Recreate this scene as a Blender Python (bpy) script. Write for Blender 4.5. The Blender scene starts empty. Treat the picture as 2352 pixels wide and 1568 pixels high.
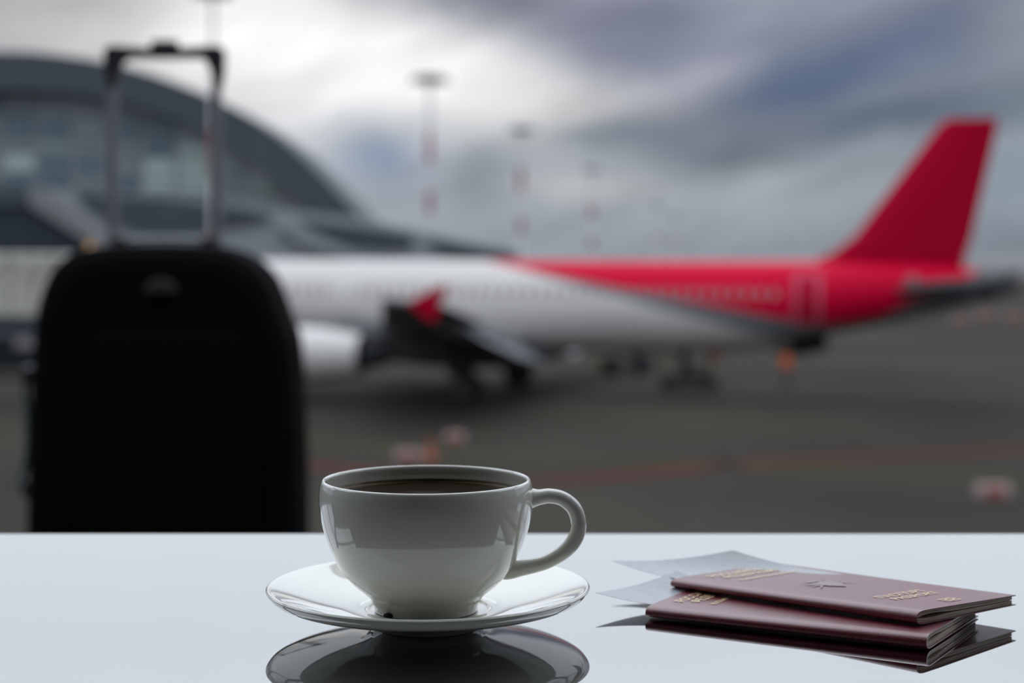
import bpy, math, random
from mathutils import Vector, Matrix
random.seed(7)
sc = bpy.context.scene
COL = sc.collection
F = 3800.0          # focal length in pixels of the 2352 px wide frame
CX, HY = 1176.0, 565.0
HC = 6.58           # eye height above the apron
ZT = HC - 0.189     # table top
ZF = HC - 0.789     # lounge floor

# ---------------------------------------------------------------- camera
cam = bpy.data.cameras.new('camera'); camo = bpy.data.objects.new('camera', cam); COL.objects.link(camo)
camo.location = (0, 0, HC); camo.rotation_euler = (math.pi / 2, 0, 0)
cam.sensor_width = 36; cam.lens = F / 2352 * 36
cam.shift_y = -(784 - HY) / 2352
cam.clip_start = 0.05; cam.clip_end = 3000
cam.dof.use_dof = True; cam.dof.focus_distance = 0.79; cam.dof.aperture_fstop = 6.0
sc.camera = camo
sc.view_settings.view_transform = 'Standard'; sc.view_settings.look = 'None'
sc.view_settings.exposure = 0.0; sc.view_settings.gamma = 1.0; sc.view_settings.use_curve_mapping = False

def lin(c):
    return tuple((v / 255 / 12.92) if v / 255 <= 0.04045 else ((v / 255 + 0.055) / 1.055) ** 2.4 for v in c) + (1,)

# ---------------------------------------------------------------- overcast sky
W = bpy.data.worlds.new('overcast_sky'); sc.world = W; W.use_nodes = True
nt = W.node_tree; nt.nodes.clear()
def mth(op, a, b=None, c=None, tree=None, clamp=False):
    t = tree or nt
    n = t.nodes.new('ShaderNodeMath'); n.operation = op; n.use_clamp = clamp
    for i, v in enumerate((a, b, c)):
        if v is None: continue
        if isinstance(v, (int, float)): n.inputs[i].default_value = v
        else: t.links.new(v, n.inputs[i])
    return n.outputs[0]
def mixc(fac, a, b, tree=None, blend='MIX'):
    t = tree or nt
    n = t.nodes.new('ShaderNodeMix'); n.data_type = 'RGBA'; n.blend_type = blend
    for i, v in ((0, fac), (6, a), (7, b)):
        if isinstance(v, (int, float, tuple)): n.inputs[i].default_value = v
        else: t.links.new(v, n.inputs[i])
    return n.outputs[2]
tc = nt.nodes.new('ShaderNodeTexCoord')
sx = nt.nodes.new('ShaderNodeSeparateXYZ'); nt.links.new(tc.outputs['Generated'], sx.inputs[0])
no = nt.nodes.new('ShaderNodeTexNoise'); no.inputs['Scale'].default_value = 9; no.inputs['Detail'].default_value = 3
nt.links.new(tc.outputs['Generated'], no.inputs['Vector'])
sn = nt.nodes.new('ShaderNodeSeparateColor'); nt.links.new(no.outputs['Color'], sn.inputs[0])
U0 = mth('ARCTAN2', sx.outputs[0], sx.outputs[1]); V0 = mth('ARCSINE', sx.outputs[2])
U = mth('ADD', U0, mth('MULTIPLY', mth('SUBTRACT', sn.outputs[0], 0.5), 0.06))
V = mth('ADD', V0, mth('MULTIPLY', mth('SUBTRACT', sn.outputs[1], 0.5), 0.03))
def blob(col, px, py, rx, ry, ang, rgb, k=1.0):
    u = math.atan((px - CX) / F); v = math.atan((HY - py) / F / math.hypot(1, (px - CX) / F))
    ca, sa = math.cos(math.radians(-ang)), math.sin(math.radians(-ang))
    du = mth('SUBTRACT', U, u); dv = mth('SUBTRACT', V, v)
    a = mth('ADD', mth('MULTIPLY', du, ca * F / rx), mth('MULTIPLY', dv, sa * F / rx))
    b = mth('ADD', mth('MULTIPLY', du, -sa * F / ry), mth('MULTIPLY', dv, ca * F / ry))
    e = mth('EXPONENT', mth('MULTIPLY', mth('ADD', mth('MULTIPLY', a, a), mth('MULTIPLY', b, b)), -0.85))
    return mixc(mth('MULTIPLY', e, k), col, lin(rgb))
ramp = nt.nodes.new('ShaderNodeValToRGB')
nt.links.new(mth('MULTIPLY', V0, 5.0, clamp=True), ramp.inputs[0])
els = ramp.color_ramp.elements
els[0].position = 0.0; els[0].color = lin((146, 154, 163))
els[1].position = 1.0; els[1].color = lin((168, 172, 184))
for p, c in ((0.10, (155, 164, 173)), (0.30, (152, 161, 172))):
    e = els.new(p); e.color = lin(c)
col = ramp.outputs[0]
BL = [ # px py rx ry angle colour strength
 (120, 40, 420, 170, 0, (172, 171, 172), .95),
 (720, 290, 330, 110, 8, (206, 207, 212), .85),
 (560, 60, 360, 150, 3, (250, 250, 251), 1.0),
 (1060, 195, 430, 105, 10, (252, 251, 250), 1.0),
 (790, 130, 380, 135, 8, (255, 255, 255), 1.0),
 (200, 20, 200, 60, 0, (176, 174, 173), .7),
 (1340, 245, 220, 50, 8, (205, 203, 204), .8),
 (1180, 15, 230, 66, 4, (128, 129, 144), 1.0),
 (1450, 120, 200, 90, 10, (136, 141, 162), .9),
 (1560, 50, 170, 80, -10, (118, 122, 144), .9),
 (1640, 170, 210, 40, -30, (184, 183, 194), .9),
 (2010, 70, 120, 26, -35, (170, 172, 184), .8),
 (1800, 60, 200, 60, -20, (132, 138, 158), .8),
 (1880, 185, 360, 84, -22, (90, 104, 132), 1.0),
 (2180, 60, 220, 80, -20, (92, 104, 132), .85),
 (2310, 40, 120, 60, -15, (150, 156, 168), .8),
 (2120, 255, 330, 50, -10, (84, 98, 118), .9),
 (2330, 190, 200, 70, 0, (120, 130, 144), .7),
 (1690, 365, 250, 60, 4, (102, 112, 122), .95),
 (1400, 312, 190, 34, 2, (118, 130, 142), .8),
 (1600, 300, 220, 40, -8, (128, 136, 150), .6),
 (1110, 405, 115, 80, 0, (124, 134, 146), .95),
 (850, 345, 120, 70, 10, (132, 148, 172), .9),
 (1330, 432, 170, 38, 4, (192, 192, 195), .85),
 (1850, 440, 260, 60, -6, (160, 166, 174), .8),
 (1990, 360, 160, 40, -20, (148, 156, 166), .7),
 (2320, 400, 150, 120, 0, (134, 146, 158), .8),
 (1750, 560, 300, 50, 0, (150, 154, 164), .6),
 (2260, 560, 240, 60, 0, (122, 130, 140), .85),
 (1050, 500, 240, 50, 0, (164, 172, 182), .7),
]
for b in BL: col = blob(col, *b)
# wind-drawn streaks
cmb = nt.nodes.new('ShaderNodeCombineXYZ'); cr, sr_ = math.cos(math.radians(16)), math.sin(math.radians(16))
nt.links.new(mth('MULTIPLY', mth('ADD', mth('MULTIPLY', U, cr), mth('MULTIPLY', V, sr_)), 9.0), cmb.inputs[0])
nt.links.new(mth('MULTIPLY', mth('SUBTRACT', mth('MULTIPLY', V, cr), mth('MULTIPLY', U, sr_)), 34.0), cmb.inputs[1])
ns = nt.nodes.new('ShaderNodeTexNoise'); ns.inputs['Scale'].default_value = 1.0; ns.inputs['Detail'].default_value = 3
nt.links.new(cmb.outputs[0], ns.inputs['Vector'])
gain = mth('ADD', mth('MULTIPLY', mth('SUBTRACT', ns.outputs[0], 0.5), 0.75), 1.0)
vs = nt.nodes.new('ShaderNodeVectorMath'); vs.operation = 'SCALE'; nt.links.new(col, vs.inputs[0]); nt.links.new(gain, vs.inputs['Scale'])
col = vs.outputs[0]
# towards the zenith the cloud sheet becomes an even, bright grey-blue
up = nt.nodes.new('ShaderNodeMapRange'); up.interpolation_type = 'SMOOTHSTEP'
nt.links.new(V0, up.inputs[0]); up.inputs[1].default_value = 0.148; up.inputs[2].default_value = 0.215
sheet = mixc(mth('MULTIPLY', sn.outputs[2], 0.5, clamp=True), lin((217, 225, 235)), lin((228, 234, 243)))
col = mixc(up.outputs[0], col, sheet)
zn = nt.nodes.new('ShaderNodeMapRange'); zn.interpolation_type = 'LINEAR'
nt.links.new(mth('POWER', mth('MULTIPLY', mth('SUBTRACT', V0, 0.15), 1 / 1.1, clamp=True), 0.6), zn.inputs[0])
zn.inputs[1].default_value = 0; zn.inputs[2].default_value = 1; zn.inputs[3].default_value = 1.0; zn.inputs[4].default_value = 3.1
bg = nt.nodes.new('ShaderNodeBackground'); nt.links.new(zn.outputs[0], bg.inputs[1])
nt.links.new(col, bg.inputs[0])
wo = nt.nodes.new('ShaderNodeOutputWorld'); nt.links.new(bg.outputs[0], wo.inputs[0])

# ---------------------------------------------------------------- helpers
def mat(name, c, rough=0.6, metal=0.0, spec=0.5, coat=0.0, bump=0.0, bscale=200, var=0.0, vscale=5.0, alpha=None):
    m = bpy.data.materials.new(name); m.use_nodes = True; t = m.node_tree
    p = t.nodes['Principled BSDF']
    c = c if len(c) == 4 else tuple(c) + (1,)
    p.inputs['Base Color'].default_value = c; p.inputs['Roughness'].default_value = rough
    p.inputs['Metallic'].default_value = metal; p.inputs['Specular IOR Level'].default_value = spec
    p.inputs['Coat Weight'].default_value = coat; p.inputs['Coat Roughness'].default_value = 0.04
    if bump or var:
        tcn = t.nodes.new('ShaderNodeTexCoord')
    if var:
        n = t.nodes.new('ShaderNodeTexNoise'); n.inputs['Scale'].default_value = vscale; n.inputs['Detail'].default_value = 4
        t.links.new(tcn.outputs['Object'], n.inputs['Vector'])
        k = mth('ADD', mth('MULTIPLY', mth('SUBTRACT', n.outputs[0], 0.5, tree=t), var * 2.2, tree=t), 1.0, tree=t)
        cc = t.nodes.new('ShaderNodeVectorMath'); cc.operation = 'SCALE'; cc.inputs[0].default_value = c[:3]
        t.links.new(k, cc.inputs['Scale']); t.links.new(cc.outputs[0], p.inputs['Base Color'])
    if bump:
        n2 = t.nodes.new('ShaderNodeTexNoise'); n2.inputs['Scale'].default_value = bscale; n2.inputs['Detail'].default_value = 3
        t.links.new(tcn.outputs['Object'], n2.inputs['Vector'])
        b = t.nodes.new('ShaderNodeBump'); b.inputs['Strength'].default_value = bump; b.inputs['Distance'].default_value = 0.001
        t.links.new(n2.outputs[0], b.inputs['Height']); t.links.new(b.outputs[0], p.inputs['Normal'])
    return m
def mesh(name, V_, F_, m, parent=None, smooth=False, loc=None, sharp=35):
    me = bpy.data.meshes.new(name); me.from_pydata([tuple(v) for v in V_], [], F_); me.validate(); me.update()
    if m: me.materials.append(m)
    o = bpy.data.objects.new(name, me); COL.objects.link(o)
    if smooth:
        me.polygons.foreach_set('use_smooth', [True] * len(me.polygons))
        try: me.set_sharp_from_angle(angle=math.radians(sharp))
        except Exception: pass
    if parent: o.parent = parent
    if loc: o.location = loc
    return o
class G:
    """collects simple solids for one mesh"""
    def __init__(s): s.v = []; s.f = []
    def add(s, v, f):
        n = len(s.v); s.v += [Vector(p) for p in v]; s.f += [tuple(i + n for i in q) for q in f]; return s
    def box(s, x0, x1, y0, y1, z0, z1, ch=0.0):
        if ch <= 0:
            v = [(x, y, z) for x in (x0, x1) for y in (y0, y1) for z in (z0, z1)]
            return s.add(v, [(0,1,3,2),(4,6,7,5),(0,4,5,1),(2,3,7,6),(0,2,6,4),(1,5,7,3)])
        a, b, c = ch, ch, ch
        rings = []
        for z, i in ((z0, c), (z0 + c, 0), (z1 - c, 0), (z1, c)):
            X0, X1, Y0, Y1 = x0 + i, x1 - i, y0 + i, y1 - i; k = ch * .6
            rings.append([(X0+k,Y0,z),(X1-k,Y0,z),(X1,Y0+k,z),(X1,Y1-k,z),(X1-k,Y1,z),(X0+k,Y1,z),(X0,Y1-k,z),(X0,Y0+k,z)])
        return s.loft(rings)
    def loft(s, rings, cap=True, closed=True, flip=False):
        n = len(rings[0]); v = [p for r in rings for p in r]; f = []
        for i in range(len(rings) - 1):
            for j in range(n if closed else n - 1):
                k = (j + 1) % n
                f.append((i*n+j, i*n+k, (i+1)*n+k, (i+1)*n+j))
        if cap:
            f.append(tuple(reversed(range(n)))); f.append(tuple((len(rings)-1)*n + j for j in range(n)))
        if flip: f = [tuple(reversed(q)) for q in f]
        return s.add(v, f)
    def tube(s, pts, r, seg=12, cap=True, flat=(1, 1)):
        pts = [Vector(p) for p in pts]; rs = r if isinstance(r, (list, tuple)) else [r] * len(pts)
        rings = []; up_ = None
        for i, p in enumerate(pts):
            d = (pts[min(i+1, len(pts)-1)] - pts[max(i-1, 0)]).normalized()
            if up_ is None:
                up_ = d.orthogonal().normalized() if abs(d.y) > .9 else Vector((0, 1, 0))
            a = (up_ - d * up_.dot(d)).normalized(); up_ = a; b = d.cross(a)
            rings.append([p + (a * math.cos(t) * flat[0] + b * math.sin(t) * flat[1]) * rs[i] for t in [2*math.pi*k/seg for k in range(seg)]])
        return s.loft(rings, cap)
    def lathe(s, prof, seg=96, c=(0, 0, 0), axis='z'):
        rings = []
        for r, z in prof:
            ring = []
            for k in range(seg):
                t = 2*math.pi*k/seg; p = (r*math.cos(t), r*math.sin(t), z)
                if axis == 'x': p = (p[2], p[0], p[1])
                if axis == 'y': p = (p[1], p[2], p[0])
                ring.append((p[0]+c[0], p[1]+c[1], p[2]+c[2]))
            rings.append(ring)
        return s.loft(rings)
    def poly(s, pts, y0, y1):        # polygon in x-z, extruded along y
        return s.loft([[(x, y0, z) for x, z in pts], [(x, y1, z) for x, z in pts]])
    def make(s, name, m, parent=None, smooth=False, loc=None, sharp=35):
        o = mesh(name, s.v, s.f, m, parent, smooth, loc, sharp)
        import bmesh
        bm = bmesh.new(); bm.from_mesh(o.data); bmesh.ops.recalc_face_normals(bm, faces=bm.faces); bm.to_mesh(o.data); bm.free()
        return o
def empty(name, loc, rz=0.0):
    o = bpy.data.objects.new(name, None); COL.objects.link(o); o.location = loc; o.rotation_euler = (0, 0, rz); o.empty_display_size = .05
    return o
def tag(o, label, cat, group=None, kind=None):
    o['label'] = label; o['category'] = cat
    if group: o['group'] = group
    if kind: o['kind'] = kind
    return o
def struct(o): o['kind'] = 'structure'; return o
def catmull(pts, n=8):
    pts = [Vector(p) for p in pts]; out = []
    P_ = [pts[0]*2 - pts[1]] + pts + [pts[-1]*2 - pts[-2]]
    for i in range(1, len(P_) - 2):
        for k in range(n):
            t = k / n; a, b, c, d = P_[i-1], P_[i], P_[i+1], P_[i+2]
            out.append(0.5*((2*b) + (c-a)*t + (2*a-5*b+4*c-d)*t*t + (3*b-a-3*c+d)*t**3))
    out.append(pts[-1]); return out
def at(px, py, D):      # world point that stands at distance D behind pixel (px, py)
    return Vector(((px - CX) / F * D, D, HC - (py - HY) / F * D))
def ground(px, py):
    D = HC * F / (py - HY); return Vector(((px - CX) / F * D, D, 0))

# ---------------------------------------------------------------- setting: apron
def asphalt():
    m = bpy.data.materials.new('apron_asphalt'); m.use_nodes = True; t = m.node_tree; p = t.nodes['Principled BSDF']
    tcn = t.nodes.new('ShaderNodeTexCoord')
    def nz(s, d=4):
        n = t.nodes.new('ShaderNodeTexNoise'); n.inputs['Scale'].default_value = s; n.inputs['Detail'].default_value = d
        t.links.new(tcn.outputs['Object'], n.inputs['Vector']); return n.outputs[0]
    a = mixc(mth('MULTIPLY', mth('SUBTRACT', nz(0.045, 3), 0.38, tree=t), 3.2, tree=t, clamp=True), (0.0235, 0.0210, 0.0170, 1), (0.048, 0.042, 0.032, 1), tree=t)
    a = mixc(mth('MULTIPLY', nz(0.9), 0.35, tree=t), a, (0.018, 0.017, 0.0165, 1), tree=t)
    t.links.new(a, p.inputs['Base Color']); p.inputs['Roughness'].default_value = 0.75; p.inputs['Specular IOR Level'].default_value = 0.02
    return m
g = G().box(-260, 260, 4.2, 712, -0.4, 0.0)
gr = struct(g.make('ground', asphalt()))
M_red = mat('faded_red_paint', (0.080, 0.022, 0.018), .9, spec=.02); M_yel = mat('faded_yellow_paint', (0.055, 0.049, 0.016), .9, spec=.02); M_seam = mat('pale_joint', (0.040, 0.038, 0.035), .9, spec=.02)
def gline(pts, w, m, name):
    P_ = catmull([ground(*p) for p in pts], 10); L, R = [], []
    for i, p in enumerate(P_):
        d = (P_[min(i+1, len(P_)-1)] - P_[max(i-1, 0)]).normalized(); n = Vector((-d.y, d.x, 0)) * w / 2
        L.append(p + n); R.append(p - n)
    g_ = G(); rings = [[(l.x, l.y, .004), (l.x, l.y, .012), (r.x, r.y, .012), (r.x, r.y, .004)] for l, r in zip(L, R)]
    g_.loft(rings); return g_.make(name, m, gr)
gline([(300, 1030), (700, 1068), (1000, 1100), (1240, 1105), (1450, 1090), (1700, 1066), (2000, 1050), (2352, 1034), (2700, 1025)], 0.75, M_red, 'painted_line')
gline([(300, 985), (700, 1012), (1000, 1038), (1260, 1055), (1700, 1070), (2000, 1085), (2352, 1103), (2700, 1125)], 0.5, M_yel, 'painted_line')
gline([(1720, 1010), (1665, 1090), (1620, 1160), (1588, 1235), (1570, 1290)], 0.12, M_seam, 'painted_line')
gline([(2352, 900), (2150, 890), (1950, 878), (1900, 872)], 0.35, M_red, 'painted_line')

# ---------------------------------------------------------------- setting: lounge
M_floor = mat('lounge_floor', (0.10, 0.10, 0.10), .5, var=.1, vscale=2)
M_wall = mat('lounge_wall', (0.130, 0.124, 0.098), .8, var=.05, vscale=1)
M_ceil = mat('lounge_ceiling', (0.10, 0.10, 0.095), .9, var=.03, vscale=1)
M_frame = mat('window_aluminium', (0.18, 0.19, 0.20), .4, metal=.6)
ZC = ZF + 3.1
struct(G().box(-7, 7, -7, 4.0, ZF - .3, ZF).make('floor', M_floor))
struct(G().box(-7, 7, -7, 0.9, ZC, ZC + .3).make('ceiling', M_ceil))
skl = struct(G().box(-7, 7, 0.9, 1.0, ZC, ZC + .15).box(-7, 7, 4.04, 4.2, ZC, ZC + .15).make('added_skylight', mat('added_skylight_frame', (0.18, 0.19, 0.20), .4, metal=.6)))  # unseen glazed roof, added to light the saucer from behind
struct(G().box(-7.2, -7, -7, 4.2, ZF - .3, ZC + .3).make('wall_left', M_wall))
struct(G().box(7, 7.2, -7, 4.2, ZF - .3, ZC + .3).make('wall_right', M_wall))
struct(G().box(-7.2, 7.2, -7.2, -7, ZF - .3, ZC + .3).make('wall_back', M_wall))
struct(G().box(-7.2, 7.2, 4.0, 4.2, 0, ZF - .02).make('wall_front', mat('outer_cladding', (0.35, 0.36, 0.37), .6)))
win = struct(G().box(-7, 7, 4.04, 4.16, ZF - .02, ZF + .05).box(-7, 7, 4.04, 4.16, ZC - .1, ZC).make('window_1', M_frame))
for x in (-6.96, -4.6, -2.3, 2.3, 4.6, 6.96):
    G().box(x - .035, x + .035, 4.04, 4.16, ZF + .05, ZC - .1, .008).make('mullion', M_frame, win)
gm = bpy.data.materials.new('clear_glazing'); gm.use_nodes = True; t = gm.node_tree; t.nodes.clear()
tr = t.nodes.new('ShaderNodeBsdfTransparent'); tr.inputs[0].default_value = (.985, .99, .988, 1)
gl = t.nodes.new('ShaderNodeBsdfGlossy'); gl.inputs['Roughness'].default_value = 0.0
mx = t.nodes.new('ShaderNodeMixShader'); mx.inputs[0].default_value = 0.03; ou = t.nodes.new('ShaderNodeOutputMaterial')
t.links.new(tr.outputs[0], mx.inputs[1]); t.links.new(gl.outputs[0], mx.inputs[2]); t.links.new(mx.outputs[0], ou.inputs[0])
for x in (-6.96, -4.6, -2.3, 2.3, 4.6, 6.96):
    G().box(x - .035, x + .035, 1.0, 4.04, ZC, ZC + .12, .008).make('rafter', M_frame, skl)
xs = (-6.96, -4.6, -2.3, 2.3, 4.6, 6.96)
for a, b in zip(xs, xs[1:]):
    mesh('pane', [(a+.035, 4.1, ZF+.05), (b-.035, 4.1, ZF+.05), (b-.035, 4.1, ZC-.1), (a+.035, 4.1, ZC-.1)], [(0, 1, 2, 3)], gm, win)
    mesh('pane', [(a+.035, 1.0, ZC+.08), (b-.035, 1.0, ZC+.08), (b-.035, 4.04, ZC+.08), (a+.035, 4.04, ZC+.08)], [(0, 1, 2, 3)], gm, skl)

# ---------------------------------------------------------------- table
M_top = mat('mirror_black_glass', (0.475, 0.48, 0.48), .012, metal=1.0)
M_leg = mat('table_leg_steel', (0.2, 0.2, 0.2), .3, metal=1)
def rise(y): return .088 * max(0, y - .79) ** 2      # rear upsweep added so the top mirrors plain sky, not the suitcase handle
YE = 1.056
for _ in range(20): YE = (0.189 - rise(YE)) * F / (1225.5 - HY)
tb = tag(empty('lounge_table', (0, 0.72, ZF)), 'low glossy mirror-topped table carrying the coffee cup and two passports', 'table')
hh = ZT - ZF
ys_ = [.361] + [.79 * k / 4 + .361 * (1 - k / 4) for k in range(1, 5)] + [.79 + (YE - .79) * k / 48 for k in range(1, 49)]
sec_ = [(y - .72, hh + rise(y)) for y in ys_] + [(YE - .7190, hh + rise(YE) - .001), (YE - .7190, hh + rise(YE) - .012), (.30, hh - .018), (-.36, hh - .018), (-.36, hh - .001)]
G().loft([[(-.95, y, z) for y, z in sec_], [(.95, y, z) for y, z in sec_]]).make('tabletop', M_top, tb, True, sharp=15)
for sx_ in (-.85, .85):
    for sy_ in (-.30, .28):
        G().box(sx_ - .02, sx_ + .02, sy_ - .02, sy_ + .02, 0, hh - .018, .003).make('leg', M_leg, tb)
G().box(-.87, .87, -.32, -.29, hh - .06, hh - .018, .003).box(-.87, .87, .27, .30, hh - .06, hh - .018, .003).make('apron_rail', M_leg, tb)

# ---------------------------------------------------------------- saucer, cup, coffee
M_cer = mat('white_porcelain', (0.85, 0.84, 0.765), .08, coat=1.0)
CD = F / 4609.0
cxp, sxp = (979 - CX) / 4609, (984 - CX) / 4609
def dense(prof, n=6):
    return [(p.x, p.y) for p in catmull([(a, b, 0) for a, b in prof], n)]
sa = [(0.0001, .0035), (.020, .0035), (.0225, .0030), (.0232, .0002), (.0262, .0002), (.0278, .0040), (.034, .0062), (.048, .0084), (.062, .0110), (.0715, .0133),
      (.0768, .0153), (.0792, .0174), (.0803, .0194), (.0800, .0202), (.0786, .0206), (.072, .0186), (.058, .0140), (.044, .0103), (.0365, .0094), (.0325, .0097), (.0305, .0092), (.0292, .0079), (.026, .0077), (.0001, .0077)]
so = G().lathe(dense(sa[:1], 1) if 0 else [sa[0]] + dense(sa[1:5], 3) + dense(sa[5:23], 6) + [sa[-1]], 160).make('saucer', M_cer, None, True, (sxp, CD, ZT), sharp=50)
tag(so, 'round white porcelain saucer resting on the glossy table under the cup', 'saucer')
cup = tag(empty('coffee_cup', (cxp, CD, ZT + .0078)), 'white porcelain cup of black coffee with side handle on a saucer', 'cup')
b0 = .0078
outer = [(.0238, .0078), (.0256, .0082), (.0260, .0105), (.0276, .0136), (.0292, .0158), (.0367, .0221), (.0427, .0291), (.0467, .0368), (.0499, .0450), (.0521, .0535), (.0533, .0625), (.0530, .0685), (.0524, .0715), (.0518, .0728), (.0509, .0732)]
inner = [(.0501, .0727), (.0498, .0715), (.0502, .0680), (.0504, .0625), (.0492, .0535), (.0468, .0450), (.0434, .0368), (.0392, .0300), (.0325, .0235), (.0240, .0180), (.012, .0150), (.0001, .0145)]
prof = [(.0001, .0098), (.0205, .0098), (.0225, .0079)] + dense(outer + inner, 5)
G().lathe([(r, z - b0) for r, z in prof], 160).make('cup_body', M_cer, cup, True, sharp=60)
hp = [(1136, 1312), (1164, 1311), (1196, 1304), (1228, 1298), (1256, 1290), (1284, 1275), (1306, 1257), (1321, 1237), (1328.5, 1213), (1327.5, 1190), (1316, 1164), (1291, 1144.5), (1262, 1138.5), (1238, 1141.5), (1218, 1143), (1198, 1142)]
hr = [3.4, 4.5, 4.3, 3.9, 3.7, 3.8, 4.0, 4.1, 4.1, 4.05, 4.0, 3.85, 3.85, 4.1, 5.6, 7.4]
pts = [((x - 979) / 4609, 0, .189 - (y - HY) / 4609 - b0) for x, y in hp]
cp = catmull(pts, 7); rr = [v.x / 1000 for v in catmull([(r, 0, 0) for r in hr], 7)]
G().tube(cp, rr, 28, flat=(1.0, .95)).make('handle', M_cer, cup, True, sharp=80)
M_dk = mat('notch_shade_colour', (0.02, 0.018, 0.014), .6)
a_ = math.radians(-131); nr = .0263
nn = G().lathe([(.0001, -.0016), (.0014, -.0011), (.0019, 0), (.0015, .0010), (.0001, .0015)], 18).make('foot_notch_bead', M_dk, cup, True)  # raised dark bead for the notch; the hollow's shade is in its colour
nn.location = (nr * math.cos(a_), nr * math.sin(a_), .0016); nn.scale = (1.5, 1.0, .9)
M_cof = mat('black_coffee', (0.020, 0.011, 0.006), .03, spec=.6)
M_crema = mat('coffee_film', (0.16, 0.10, 0.045), .25)
cf = G().lathe([(.0001, .0600 - b0), (.0490, .0600 - b0), (.05015, .0640 - b0), (.0498, .06455 - b0), (.0487, .06425 - b0), (.0001, .06425 - b0)], 128).make('coffee', M_cof, None, True, (cxp, CD, ZT + b0), sharp=50)
tag(cf, 'black coffee filling the white porcelain cup almost to the brim', 'coffee')
fm = G().lathe([(.0484, .06415 - b0), (.0484, .06445 - b0), (.0499, .06500 - b0), (.05035, .0662 - b0), (.0503, .0640 - b0)], 128).make('foam_ring', M_crema, cf, True)

# ---------------------------------------------------------------- passports
M_cov = mat('burgundy_leatherette', (0.21, 0.016, 0.032), .30, spec=.8, bump=.35, bscale=2600)
M_cov.node_tree.nodes['Principled BSDF'].inputs['Coat Weight'].default_value = .7; M_cov.node_tree.nodes['Principled BSDF'].inputs['Coat Roughness'].default_value = .30
M_page = mat('passport_paper', (0.68, 0.58, 0.49), .7)
M_edge = mat('page_edge_shade', (0.30, 0.25, 0.22), .8)
M_crest = mat('muted_gold_crest', (0.30, 0.14, 0.10), .30, spec=.8, coat=.7); M_crest.node_tree.nodes['Principled BSDF'].inputs['Coat Roughness'].default_value = .3  # low-contrast crest colour, near the cover with a slight gold tint
M_gold = mat('gold_foil', (0.90, 0.72, 0.42), .35, metal=.35)
def text_mesh(body, size):
    cu = bpy.data.curves.new('lettering', 'FONT'); cu.body = body; cu.size = size; cu.align_x = 'CENTER'; cu.resolution_u = 3; cu.offset = size * .012
    o = bpy.data.objects.new('lettering', cu); COL.objects.link(o)
    dg = bpy.context.evaluated_depsgraph_get(); me = bpy.data.meshes.new_from_object(o.evaluated_get(dg))
    v = [Vector(p.co) for p in me.vertices]; f = [tuple(p.vertices) for p in me.polygons]
    bpy.data.objects.remove(o); bpy.data.curves.remove(cu); bpy.data.meshes.remove(me)
    return v, f
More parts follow.
